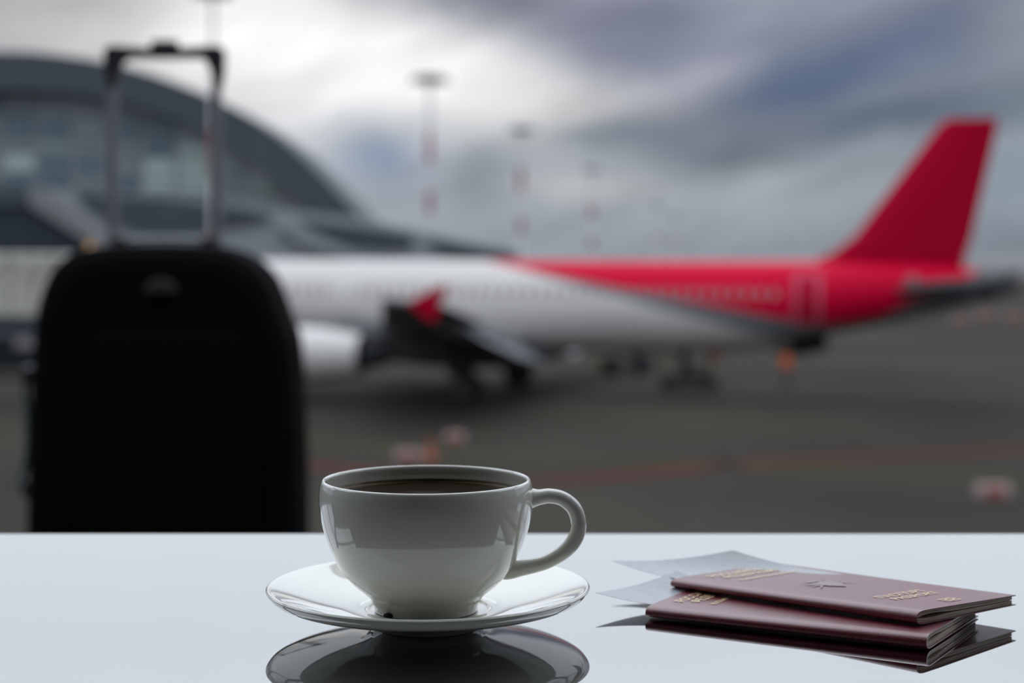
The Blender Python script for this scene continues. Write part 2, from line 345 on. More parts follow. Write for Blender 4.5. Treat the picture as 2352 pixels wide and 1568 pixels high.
def passport(name, label, A, B, C, top, bot):
    """A, B, C: (x, y) of the far spine end, the near spine end and the near fore-edge corner; top / bot: heights at B, A, C and the fourth corner"""
    A, B, C = Vector(A), Vector(B), Vector(C); root = tag(empty(name, (B.x, B.y, ZT)), label, 'passport', 'passports stacked on the table')
    u, v = A - B, C - B; L, Wd = u.length, v.length
    def bil(h, s, q): return h[0]*(1-s)*(1-q) + h[1]*s*(1-q) + h[2]*(1-s)*q + h[3]*s*q
    def P(s, q, w, dz=0):
        lo, hi = bil(bot, s, q), bil(top, s, q)
        sag = .0006 * math.sin(math.pi * min(max(s, 0), 1)) * (w - .5)
        x = u * s + v * q
        return Vector((x.x, x.y, lo + (hi - lo) * w - sag + dz))
    NS = 14
    # cover: one folded sheet with a rounded spine
    path = [(1.0, 0.0), (.8, 0), (.5, 0), (.3, 0), (.15, 0), (.08, .0), (.045, .03), (.018, .12), (.004, .28), (0, .45), (.002, .62), (.012, .80), (.030, .92), (.06, .985), (.10, 1.0), (.2, 1.01), (.4, 1.005), (.6, 1.0), (.8, 1.0), (1.0, 1.0)]
    th = .0006 / (top[0] - bot[0])
    innerp = []
    for i, (q, w) in enumerate(path):
        qa, wa = path[max(i-1, 0)]; qb, wb = path[min(i+1, len(path)-1)]
        dq, dw = (qb-qa) * Wd, (wb-wa) * (top[0]-bot[0]); l = math.hypot(dq, dw)
        nq, nw = dw / l, -dq / l          # inward normal of the U
        innerp.append((q + nq * .0006 / Wd, w + nw * .0006 / (top[0]-bot[0])))
    sec = path + innerp[::-1]
    g_ = G(); g_.loft([[P(s, q, w) for q, w in sec] for s in [k / NS for k in range(NS + 1)]])
    g_.make('cover', M_cov, root, True, sharp=40)
    # four page bundles, parted into a lens-shaped gap near the spine
    for (w0, w1, sh) in ((.10, .27, -.05), (.29, .46, -.13), (.54, .70, .14), (.72, .90, .06)):
        upv, lov = [], []
        for k in range(15):
            q = .022 + (.975 - .022) * (k / 14) ** 1.5
            d = sh * math.exp(-((q - .16) / .13) ** 2); e = max(0, 1 - q / .06) * .6
            c_ = (w0 + w1) / 2; hw = (w1 - w0) / 2 * (1 - .25 * e)
            wv = .012 * math.sin(q * 9 + w0 * 20)
            cc_ = c_ + d + wv; cc_ = cc_ + (.45 - cc_) * max(0, 1 - q / .09) ** 1.3 * .55
            upv.append((q, min(cc_ + hw, .93))); lov.append((q, max(cc_ - hw, .07)))
        sc_ = lov + upv[::-1]
        g_ = G(); g_.loft([[P(s, q, w) for q, w in sc_] for s in [.006, .2, .4, .6, .8, .994]])
        g_.make('page_bundle', M_page, root, True, sharp=40)
    # gold lettering, crest and chip symbol stamped on the front
    def stamp(nm, vv, ff, q0, s0, mm=M_gold):
        t_ = [P(s0 + p.y / L, q0 + p.x / Wd, 1.0, .00045) for p in vv]; lo_ = [p - Vector((0, 0, .0004)) for p in t_]
        mesh(nm, t_, ff, mm, root)
    vv, ff = text_mesh('РОССИЙСКАЯ\nФЕДЕРАЦИЯ', .0072); stamp('country_lettering', vv, ff, .52, .915)
    vv, ff = text_mesh('RUSSIAN FEDERATION', .0045); stamp('country_lettering', vv, ff, .52, .80)
    vv, ff = text_mesh('ПАСПОРТ\nPASSPORT', .0078); stamp('title_lettering', vv, ff, .50, .235)
    gg = G()      # chip symbol: bars with a ring
    for x0, x1, y0, y1 in ((-.0055, .0055, .0026, .0034), (-.0055, .0055, -.0034, -.0026), (-.0055, -.0024, -.0005, .0005), (.0024, .0055, -.0005, .0005), (-.0055, -.0047, -.0034, .0034), (.0047, .0055, -.0034, .0034)):
        gg.add([(x0, y0, 0), (x1, y0, 0), (x1, y1, 0), (x0, y1, 0)], [(0, 1, 2, 3)])
    n = 20; ring = [(r * math.cos(2*math.pi*k/n), r * math.sin(2*math.pi*k/n), 0) for r in (.0014, .0023) for k in range(n)]
    gg.add(ring, [(k, (k+1) % n, n + (k+1) % n, n + k) for k in range(n)])
    stamp('chip_symbol', gg.v, gg.f, .52, .075)
    gg = G()      # crest: shield, two spread wings, crown
    gg.add([(-.006, .008, 0), (.006, .008, 0), (.006, -.002, 0), (0, -.009, 0), (-.006, -.002, 0)], [(0, 4, 3, 2, 1)])
    for sgn in (-1, 1):
        for k in range(5):
            a0 = math.radians(-35 + 25 * k)
            p0 = Vector((sgn * .0068, .001 + .0012 * k, 0)); dr = Vector((sgn * math.cos(a0), math.sin(a0), 0)) * (.012 - .0008 * k); nn_ = Vector((-dr.y, dr.x, 0)).normalized() * .0009
            gg.add([p0 - nn_, p0 + dr, p0 + nn_], [(0, 1, 2)])
    gg.add([(-.004, .0098, 0), (.004, .0098, 0), (.0052, .0145, 0), (.0018, .0118, 0), (0, .0155, 0), (-.0018, .0118, 0), (-.0052, .0145, 0)], [(0, 1, 2, 3), (0, 3, 4, 5), (0, 5, 6)])
    stamp('crest', gg.v, gg.f, .52, .54, M_crest)
    return root
passport('passport', 'burgundy passport with gold lettering, lower one, lying directly on the table', (.0674, .8366), (.1931, .7706), (.2371, .8410),
         (.0078, .0066, .0066, .0066), (.0006, .0008, .0008, .0018))
passport('passport', 'burgundy passport with gold lettering and chip symbol, upper one of the stack', (.0842, .8792), (.1924, .7871), (.2561, .8410),
         (.0153, .0122, .0117, .0105), (.0084, .0074, .0066, .0068))

# ---------------------------------------------------------------- loose sheets tucked in the passports
pm = bpy.data.materials.new('printed_paper'); pm.use_nodes = True; t = pm.node_tree; p = t.nodes['Principled BSDF']
uv = t.nodes.new('ShaderNodeTexCoord'); bk = t.nodes.new('ShaderNodeTexBrick')
bk.inputs['Scale'].default_value = 170; bk.inputs['Color1'].default_value = (.52, .54, .57, 1); bk.inputs['Color2'].default_value = (.42, .44, .48, 1); bk.inputs['Mortar'].default_value = (.56, .58, .62, 1)
bk.inputs['Mortar Size'].default_value = .06; bk.inputs['Brick Width'].default_value = .7; bk.inputs['Row Height'].default_value = .5; bk.inputs['Bias'].default_value = -.4
t.links.new(uv.outputs['Object'], bk.inputs['Vector']); t.links.new(bk.outputs['Color'], p.inputs['Base Color']); p.inputs['Roughness'].default_value = .35
def sheet_of_paper(corners, sag, label, curl):
    a, b, c, d = [Vector(q) for q in corners]; n = 18; g_ = G(); grid = []
    for side in (0, 1):
        for i in range(n + 1):
            for j in range(n + 1):
                s, q = i / n, j / n
                x = a*(1-s)*(1-q) + b*(1-s)*q + d*s*(1-q) + c*s*q
                x = x + Vector((0, 0, -sag * math.sin(math.pi * min(1, s * 1.25)) - curl * math.sin(math.pi * q) * (1 - s) - side * .00012))
                grid.append(x - a)
    m_ = (n + 1) ** 2; f_ = []
    for i in range(n):
        for j in range(n):
            k = i * (n+1) + j; f_.append((k, k+1, k+n+2, k+n+1)); f_.append((m_+k, m_+k+n+1, m_+k+n+2, m_+k+1))
    for k in range(n):
        for p0, p1 in ((k, k+1), ((n)*(n+1)+k, n*(n+1)+k+1), (k*(n+1), (k+1)*(n+1)), (k*(n+1)+n, (k+1)*(n+1)+n)):
            f_.append((p0, p1, p1 + m_, p0 + m_))
    g_.add(grid, f_); o = g_.make('paper_slip', pm, None, True, (a.x, a.y, ZT + a.z), sharp=40)
    return tag(o, label, 'paper', 'paper slips tucked into the passports')
sheet_of_paper([(.0555, .9211, .0140), (.1242, .9309, .0180), (.190, .893, .0095), (.108, .872, .0096)], .0016, 'curled pale paper slip sticking out of the upper burgundy passport', .0022)
sheet_of_paper([(.0431, .8579, .0093), (.0900, .9020, .0120), (.130, .868, .0040), (.100, .835, .0044)], .0012, 'curled pale paper slip sticking out of the lower burgundy passport', .0016)

# ---------------------------------------------------------------- suitcase
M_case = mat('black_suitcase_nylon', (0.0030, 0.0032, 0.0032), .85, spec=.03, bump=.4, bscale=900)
M_trim = mat('black_rubber_trim', (0.006, 0.006, 0.007), .6, spec=.1)
M_tele = mat('grey_anodised_tube', (0.20, 0.196, 0.215), .45, metal=.3)
M_grip = mat('black_plastic_grip', (0.014, 0.013, 0.015), .45)
M_badge = mat('bronze_badge', (0.022, 0.015, 0.009), .6)
M_strap = mat('grey_handle_strap', (0.16, 0.19, 0.19), .5)
SD = 3.60; k_ = SD / F
sr = Vector(((388 - CX) * k_, SD + .14, ZF))
case = tag(empty('suitcase', sr), 'black wheeled suitcase with raised telescopic handle standing behind the table', 'suitcase')
def S(px, py, y=0.0):      # point of the suitcase at depth y (relative to its middle) seen at that pixel
    k = (SD + .14 + y) / F
    return ((px - CX) * k - sr.x, HC - (py - HY) * k - ZF)
def So(px, py): return S(px, py, -.085 + .175 * (px - 78) / 624)
ol = [(78, 1405), (74, 1225), (78, 1050), (84, 900), (95, 745), (107, 685), (132, 628), (165, 594), (205, 575), (280, 566), (370, 564), (480, 566), (545, 574), (595, 595), (635, 632), (660, 685), (676, 730), (692, 772), (701, 860), (710, 1050), (712, 1225), (708, 1405), (680, 1440), (640, 1450), (140, 1450), (100, 1440)]
olp = [(p.x, p.y) for p in catmull([So(*q) + (0,) for q in ol] + [So(*ol[0]) + (0,)], 4)][:-1]
cz = sum(p[1] for p in olp) / len(olp)
def ringc(sc_, y): return [(x * sc_, y, cz + (z - cz) * (1 - (1 - sc_) * .75)) for x, z in olp]
rings = [ringc(.80, -.155), ringc(.90, -.152), ringc(.955, -.138), ringc(.985, -.115), ringc(1.0, -.085), ringc(1.0, .09), ringc(.98, .125), ringc(.93, .14)]
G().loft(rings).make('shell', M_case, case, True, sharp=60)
def loopring(y, sc_, r): return G().tube([(x * sc_, y, cz + (z - cz) * (1 - (1 - sc_) * .75)) for x, z in olp] + [(olp[0][0] * sc_, y, cz + (olp[0][1] - cz) * (1 - (1 - sc_) * .75))], r, 8)
loopring(-.118, .988, .006).make('piping', M_trim, case, True)
loopring(-.02, 1.002, .005).make('zipper', M_trim, case, True)
pk = [(x * .72, z) for x, z in [(-.27, .12), (.27, .12), (.265, .50), (.22, .60), (-.22, .60), (-.265, .50)]]
G().loft([[(x, -.150, z) for x, z in pk], [(x, -.168, z) for x, z in pk], [(x * .95, -.174, .36 + (z - .36) * .95) for x, z in pk]]).make('front_pocket', M_case, case)
bx_, bz_ = S(370, 672, -.16)
hb = [(bx_ + .036 * math.cos(t), bz_ + .030 * math.sin(t)) for t in [math.pi * i / 14 for i in range(15)]]
G().loft([[(x, -.158, z) for x, z in hb], [(x, -.166, z) for x, z in hb], [(bx_ + (x - bx_) * .9, -.168, bz_ + .001 + (z - bz_) * .9) for x, z in hb]]).make('badge', M_badge, case)
for x, nm in ((258.5, 0), (497.5, 1)):
    x0, z1 = S(x, 140, .044); _, z0 = S(x, 600, .044)
    G().box(x0 - .0105, x0 + .0105, .035, .053, z0, z1, .003).make('telescopic_tube', M_tele, case)
x0, z0 = S(243, 140); x1, z1 = S(515, 108)
gx = [S(*q, .045) for q in [(243, 170), (241, 122), (248, 109), (262, 106), (345, 112), (415, 112), (496, 106), (510, 109), (517, 122), (515, 170), (508, 200), (492, 200), (486, 165), (474, 141), (462, 134), (296, 134), (284, 141), (273, 165), (268, 200), (252, 200)]]
G().loft([[(x, .030, z) for x, z in gx], [(x, .026 + .0, z) for x, z in gx]][:1] + [[(x, .060, z) for x, z in gx]]).make('grip', M_grip, case)
x0, z0 = S(348, 116, .045); x1, z1 = S(410, 93, .045)
G().box(x0, x1, .030, .060, z0, z1, .005).make('release_button', M_grip, case)
for x in (278, 480):
    a, b = S(x - 15, 572, .04); c, d = S(x + 15, 543, .04)
    G().box(a, c, .02, .07, b, d, .004).make('socket', M_grip, case)
pts = [S(*q, .045) for q in [(292, 568), (300, 554), (330, 549), (380, 548), (430, 549), (462, 554), (470, 568)]]
G().tube(catmull([(x, .045, z) for x, z in pts], 4), .0055, 8, flat=(2.2, 1)).make('carry_handle', M_strap, case, True)
pts = [S(*q, -.06) for q in [(80, 850), (66, 862), (56, 885), (60, 930), (63, 990), (61, 1040), (52, 1085), (42, 1108), (58, 1125), (80, 1140)]]
G().tube(catmull([(x, -.06, z) for x, z in pts], 5), [.006] * 11 + [.0075] * 20 + [.006] * 15, 8, flat=(2.0, 1)).make('side_handle', M_strap, case, True)
for (x, y) in ((72, 862), (72, 1118)):
    a, b = S(x, y, -.06); G().box(a - .014, a + .03, -.09, -.03, b - .022, b + .022, .006).make('handle_mount', M_grip, case)
for x in (-.22, .22):
    for y in (-.09, .09):
        wv = G().lathe([(.006, -.012), (.028, -.012), (.031, -.008), (.031, .008), (.028, .012), (.006, .012)], 20, (0, 0, 0), 'x').make('wheel', M_trim, case, True, (x, y, .031))
        G().box(-.016, .016, -.02, .02, .004, .05, .003).make('wheel_fork', M_grip, wv)

# ---------------------------------------------------------------- airliner
PY = math.radians(-17.0)
M_white = mat('aircraft_white', (0.47, 0.445, 0.43), .28, spec=.5)
M_fin = mat('aircraft_red', (0.31, 0.001, 0.018), .6, spec=.03)
M_wing = mat('wing_grey', (0.13, 0.135, 0.145), .5)
M_tyre = mat('tyre_rubber', (0.012, 0.012, 0.013), .8)
M_hub = mat('wheel_hub', (0.10, 0.10, 0.10), .6)
M_strut = mat('landing_gear_metal', (0.13, 0.13, 0.13), .5)
M_dark = mat('dark_metal', (0.016, 0.017, 0.019), .6, spec=.1)
M_win = mat('cabin_window', (0.19, 0.17, 0.175), .4, spec=.1)
M_tail = mat('tail_cone_metal', (0.045, 0.045, 0.048), .6, spec=.1); M_stab = mat('tailplane_grey', (0.045, 0.048, 0.052), .6, spec=.1)
fm_ = bpy.data.materials.new('fuselage_livery'); fm_.use_nodes = True; t = fm_.node_tree; p = t.nodes['Principled BSDF']; p.inputs['Roughness'].default_value = .45; p.inputs['Specular IOR Level'].default_value = .04
tcn = t.nodes.new('ShaderNodeTexCoord'); s_ = t.nodes.new('ShaderNodeSeparateXYZ'); t.links.new(tcn.outputs['Object'], s_.inputs[0])
X, Z = s_.outputs[0], s_.outputs[2]
# boundary falls aft along the side, then follows the rising tail
zb1 = mth('ADD', mth('MULTIPLY', mth('SUBTRACT', X, 3.3, tree=t), -0.178, tree=t), 5.28, tree=t)
zb2 = mth('ADD', mth('MULTIPLY', mth('SUBTRACT', X, 14.6, tree=t), 0.13, tree=t), 3.25, tree=t)
zb3 = mth('ADD', mth('MULTIPLY', mth('SUBTRACT', X, 17.0, tree=t), 0.48, tree=t), 3.62, tree=t)
zb = mth('MAXIMUM', mth('MAXIMUM', zb1, zb2, tree=t), zb3, tree=t)
red = mth('MULTIPLY', mth('SUBTRACT', Z, zb, tree=t), 30, tree=t, clamp=True)
gry = mth('MULTIPLY', mth('SUBTRACT', Z, mth('SUBTRACT', zb, mth('MULTIPLY', mth('SUBTRACT', X, 1.0, tree=t), 0.075, tree=t, clamp=True), tree=t), tree=t), 30, tree=t, clamp=True)
aft = mth('MULTIPLY', mth('SUBTRACT', X, 13.8, tree=t), 1.2, tree=t, clamp=True)
c = mixc(mth('MAXIMUM', gry, aft, tree=t), (0.47, 0.445, 0.43, 1), (0.13, 0.135, 0.145, 1), tree=t)
c = mixc(red, c, (0.42, 0.001, 0.024, 1), tree=t); t.links.new(c, p.inputs['Base Color'])
center = Vector((-.8, 74.2, 0))
plane = tag(empty('airliner', center, PY), 'white and red passenger airliner with tall red tail fin parked on the apron', 'airplane')
secs = [(-22.0, 3.35, .05, .05), (-21.8, 3.38, .42, .38), (-21.3, 3.45, .80, .74), (-20.4, 3.58, 1.25, 1.18), (-19.2, 3.72, 1.62, 1.58), (-17.8, 3.85, 1.86, 1.84), (-16.0, 3.93, 1.97, 1.98), (-12, 3.94, 1.975, 2.0), (0, 3.94, 1.975, 2.0), (8.0, 3.94, 1.975, 2.0),
        (10.5, 3.98, 1.95, 1.96), (12.5, 4.10, 1.86, 1.84), (14.6, 4.36, 1.68, 1.59), (16.5, 4.58, 1.42, 1.36), (18.4, 4.74, 1.10, 1.12), (20.1, 4.86, .78, .86), (21.4, 4.92, .52, .58), (22.3, 4.96, .30, .34), (22.6, 4.97, .16, .18)]
def fus(sl): return [[(tt, ry * math.cos(a), zc + rz * math.sin(a)) for a in [2*math.pi*k/48 for k in range(48)]] for tt, zc, ry, rz in sl]
def fsec(tt):
    for a, b in zip(secs, secs[1:]):
        if a[0] <= tt <= b[0]:
            k = (tt - a[0]) / (b[0] - a[0]); return tuple(a[i] + (b[i] - a[i]) * k for i in (1, 2, 3))
    return secs[-1][1:]
ds = []
for a, b in zip(secs[:-1], secs[1:]):
    n = max(1, int((b[0] - a[0]) / .8))
    for i in range(n): k = i / n; ds.append(tuple(a[j] + (b[j] - a[j]) * k for j in range(4)))
ds.append(secs[-1])
G().loft(fus([s for s in ds if s[0] <= 20.9] + [(20.9,) + fsec(20.9)])).make('fuselage', fm_, plane, True, sharp=60)
G().loft(fus([(20.9,) + fsec(20.9)] + [s for s in ds if s[0] > 20.9])).make('tail_cone', M_tail, plane, True)
G().lathe([(.02, -6.6), (.7, -6.2), (1.25, -5.0), (1.45, -3), (1.45, 0.5), (1.2, 2.2), (.6, 3.6), (.02, 4.2)], 24, (0, 0, 2.55), 'x').make('belly_fairing', M_wing, plane, True)
def foil(xle, xte, y, z, th, inc=0.0, vert=False):
    c_ = xte - xle; r = []
    for u_, w_ in ((0, 0), (.03, .5), (.12, .85), (.35, 1), (.65, .65), (1, .04), (1, -.04), (.65, -.30), (.35, -.48), (.12, -.45), (.03, -.28)):
        if vert: w_ = (w_ if w_ > 0 else -0) if 0 else w_
        r.append((xle + c_ * u_, y + w_ * th if vert else y, z if vert else z + w_ * th + (u_ - .5) * inc))
    return r
def symfoil(xle, xte, y, z, th, vert, inc=0):
    c_ = xte - xle; r = []
    for u_, w_ in ((0, 0), (.04, .5), (.15, .85), (.35, 1), (.7, .6), (1, .05), (1, -.05), (.7, -.6), (.35, -1), (.15, -.85), (.04, -.5)):
        r.append((xle + c_ * u_, y + w_ * th, z) if vert else (xle + c_ * u_, y, z + w_ * th + (u_ - .5) * inc))
    return r
for sg in (-1, 1):
    w = G().loft([foil(-5.6, 2.0, sg * 1.4, 2.55, .50, -.2), foil(-3.9, 2.05, sg * 4.2, 2.85, .36, -.2), foil(-2.9, 2.2, sg * 6.4, 3.15, .30, -.25), foil(-.8, 2.9, sg * 11.6, 3.95, .19, -.25), foil(1.1, 3.5, sg * 16.6, 4.60, .10, -.2)])
    wo_ = w.make('wing', M_wing, plane, True, sharp=50)
    for y_, xx, z_ in ((5.2, 1.0, 2.95), (8.2, 1.5, 3.25), (11.0, 2.1, 3.6)):
        G().tube([(xx - 1.2, sg*y_, z_), (xx - .2, sg*y_, z_ - .22), (xx + .9, sg*y_, z_ - .30), (xx + 1.9, sg*y_, z_ - .28)], [.05, .22, .22, .03], 10).make('flap_track_fairing', M_wing, wo_, True)
    # extended flaps hanging below the trailing edge
    G().loft([foil(1.2, 3.1, sg * 2.2, 2.05, .12, -1.1), foil(1.3, 3.2, sg * 6.3, 2.55, .12, -1.1), foil(2.1, 3.5, sg * 12.6, 3.55, .08, -.8)]).make('flap', M_wing, wo_, True, sharp=50)
    G().loft([symfoil(2.85, 3.2, sg * 16.65, 4.02, .05, True), symfoil(2.1, 3.35, sg * 16.66, 4.62, .07, True), symfoil(3.3, 3.75, sg * 16.75, 5.20, .04, True)]).make('winglet', M_fin, plane, True, sharp=50)
    # engines
    ex, ey, ez = -8.0, sg * 5.75, 1.98
    na = G().lathe([(.82, .06), (.92, 0.0), (1.02, .10), (1.13, .55), (1.18, 1.4), (1.14, 2.5), (1.00, 3.6), (.92, 4.0), (.86, 4.0), (.80, 2.2), (.80, .8)], 36, (ex, ey, ez), 'x').make('nacelle', M_white, plane, True)
    G().lathe([(.88, .09), (.925, -.02), (1.03, .08), (1.06, .22), (.98, .22)], 36, (ex, ey, ez), 'x').make('intake_lip', M_strut, na, True)
    G().lathe([(.02, .7), (.80, .8), (.80, 1.0), (.02, 1.0)], 36, (ex, ey, ez), 'x').make('fan', M_dark, na, True)
    G().lathe([(.02, .3), (.14, .45), (.22, .7), (.02, .72)], 18, (ex, ey, ez), 'x').make('spinner', M_white, na, True)
    G().lathe([(.60, 3.2), (.58, 4.2), (.45, 5.0), (.40, 5.0), (.30, 4.9), (.20, 5.4), (.02, 5.7)], 28, (ex, ey, ez), 'x').make('exhaust_nozzle', M_dark, na, True)
    G().loft([[(ex + 1.2, ey - .12, ez + 1.0), (ex + 1.2, ey + .12, ez + 1.0), (ex + 1.2, ey + .12, ez + 1.15), (ex + 1.2, ey - .12, ez + 1.15)],
              [(ex + 3.4, ey - .2, ez + .85), (ex + 3.4, ey + .2, ez + .85), (ex + 3.6, ey + .2, ez + 1.5), (ex + 3.6, ey - .2, ez + 1.5)],
              [(ex + 6.4, ey - .1, ez + .95), (ex + 6.4, ey + .1, ez + .95), (ex + 6.6, ey + .1, ez + 1.3), (ex + 6.6, ey - .1, ez + 1.3)]]).make('pylon', M_wing, plane)
    # main gear
    ge = G().tube([(0, sg * 3.8, .58), (0, sg * 3.8, 2.2), (-.1, sg * 3.3, 3.0)], .15, 12).tube([(0, sg * 3.3, .58), (0, sg * 4.3, .58)], .10, 10).tube([(.1, sg * 3.8, 1.2), (.5, sg * 2.2, 2.5)], .07, 8)
    ge = ge.make('main_gear_strut', M_strut, plane, True)
    for yy in (3.35, 4.25):
        w_ = G().lathe([(.25, -.2), (.50, -.2), (.57, -.13), (.585, 0), (.57, .13), (.50, .2), (.25, .2)], 28, (0, sg * yy, .585), 'y').make('wheel', M_tyre, ge, True)
        G().lathe([(.02, -.17), (.26, -.21), (.26, .21), (.02, .17)], 20, (0, sg * yy, .585), 'y').make('wheel_hub', M_hub, ge, True)
    G().loft([[(-.6, sg * 4.7, 1.1), (.6, sg * 4.7, 1.1), (.6, sg * 4.75, 1.1), (-.6, sg * 4.75, 1.1)], [(-.75, sg * 4.35, 2.6), (.75, sg * 4.35, 2.6), (.75, sg * 4.4, 2.6), (-.75, sg * 4.4, 2.6)]]).make('gear_door', M_dark, plane)
    # tailplane, nose-down trimmed
    st = G().loft([symfoil(17.2, 20.9, sg * .6, 4.95, .22, False, .55), symfoil(19.2, 21.8, sg * 3.4, 5.20, .16, False, .45), symfoil(21.2, 22.9, sg * 6.2, 5.42, .09, False, .35)]).make('tailplane', M_stab, plane, True, sharp=50)
ng = G().tube([(-16.9, 0, .42), (-16.9, 0, 2.4)], .10, 12).tube([(-16.9, -.3, .42), (-16.9, .3, .42)], .06, 8).make('nose_gear_strut', M_strut, plane, True)
for yy in (-.28, .28):
    G().lathe([(.15, -.11), (.36, -.11), (.40, -.06), (.40, .06), (.36, .11), (.15, .11)], 22, (-16.9, yy, .40), 'y').make('wheel', M_tyre, ng, True)
G().loft([symfoil(13.2, 20.4, 0, 5.55, .05, True), symfoil(13.9, 20.3, 0, 5.80, .28, True), symfoil(15.0, 20.4, 0, 6.30, .33, True), symfoil(15.9, 20.6, 0, 7.0, .30, True), symfoil(19.35, 21.62, 0, 11.6, .16, True), symfoil(19.75, 21.68, 0, 11.85, .12, True)]).make('tail_fin', M_fin, plane, True, sharp=50)
G().loft([[(tt, y, z) for tt, y, z in ((20.35, -.06, 5.9), (20.35, .06, 5.9), (20.40, .06, 5.9), (20.40, -.06, 5.9))], [(21.60, -.03, 11.5), (21.60, .03, 11.5), (21.66, .03, 11.5), (21.66, -.03, 11.5)]]).make('rudder_edge', M_fin, plane)
def skin(t0, t1, z0, z1, off, sg=-1, n=8, name='x', m=None, parent=None):
    rings = []
    for i in range(n + 1):
        z = z0 + (z1 - z0) * i / n; row = []
        for tt, o_ in ((t0, 0), (t0, off), (t1, off), (t1, 0)):
            zc, ry, rz = fsec(tt); s = max(-1, min(1, (z - zc) / rz)); y = ry * math.sqrt(max(0, 1 - s * s))
            row.append((tt, sg * (y - .02 + o_), z))
        rings.append(row)
    return G().loft(rings).make(name, m, parent)
for k in range(58):        # cabin windows, camera side
    tt = -18.0 + k * .56
    if tt < 13.2: skin(tt - .12, tt + .12, 4.42, 4.76, .03, -1, 3, 'cabin_window', M_win, plane)
M_pink = mat('pale_door_outline', (0.40, 0.07, 0.11), .6, spec=.05)
for t0, m1, m2 in ((13.55, M_pink, M_fin), (-16.2, M_wing, M_white), (-6.9, M_white, M_white)):
    if t0 < 10: z0, z1 = 3.35, 5.2
    else: z0, z1 = 3.30, 5.45
    fr = skin(t0, t0 + .22, z0, z1, .035, -1, 10, 'door_outline', m1, plane)
    skin(t0 + .92, t0 + 1.14, z0, z1, .035, -1, 10, 'door_outline', m1, plane)
    skin(t0 + .22, t0 + .92, z0, z0 + .14, .035, -1, 3, 'door_outline', m1, plane)
    skin(t0 + .22, t0 + .92, z1 - .14, z1, .035, -1, 3, 'door_outline', m1, plane)
    dd = skin(t0 + .24, t0 + .90, z0 + .16, z1 - .16, .03, -1, 10, 'cabin_door', m2, plane)
for k in range(3): skin(-20.5 + k * .42, -20.15 + k * .42, 4.25, 4.72, .03, -1, 3, 'cockpit_window', M_win, plane)
G().loft([[(13.0, .9, 2.62), (14.6, .9, 2.95), (14.6, .96, 2.95), (13.0, .96, 2.62)], [(13.0, 1.5, 1.90), (14.6, 1.5, 2.05), (14.6, 1.56, 2.05), (13.0, 1.56, 1.90)]]).make('open_cargo_door', M_dark, plane)
G().tube([(12.4, .2, 2.25), (13.1, .2, 2.05), (13.9, .2, 2.1), (14.6, .2, 2.45)], [.05, .16, .16, .05], 10).make('tail_bumper', M_dark, plane, True)
G().lathe([(.3, -.02), (.34, 0), (.3, .02)], 20, (18.1, -.0, 0), 'y') # trim ring profile kept simple
zc, ry, rz = fsec(18.4)
G().lathe([(.02, -.06), (.30, -.05), (.36, 0), (.30, .05), (.02, .06)], 20, (18.3, -ry * .93, zc + .25), 'y').make('vent_cover', M_hub, plane, True)

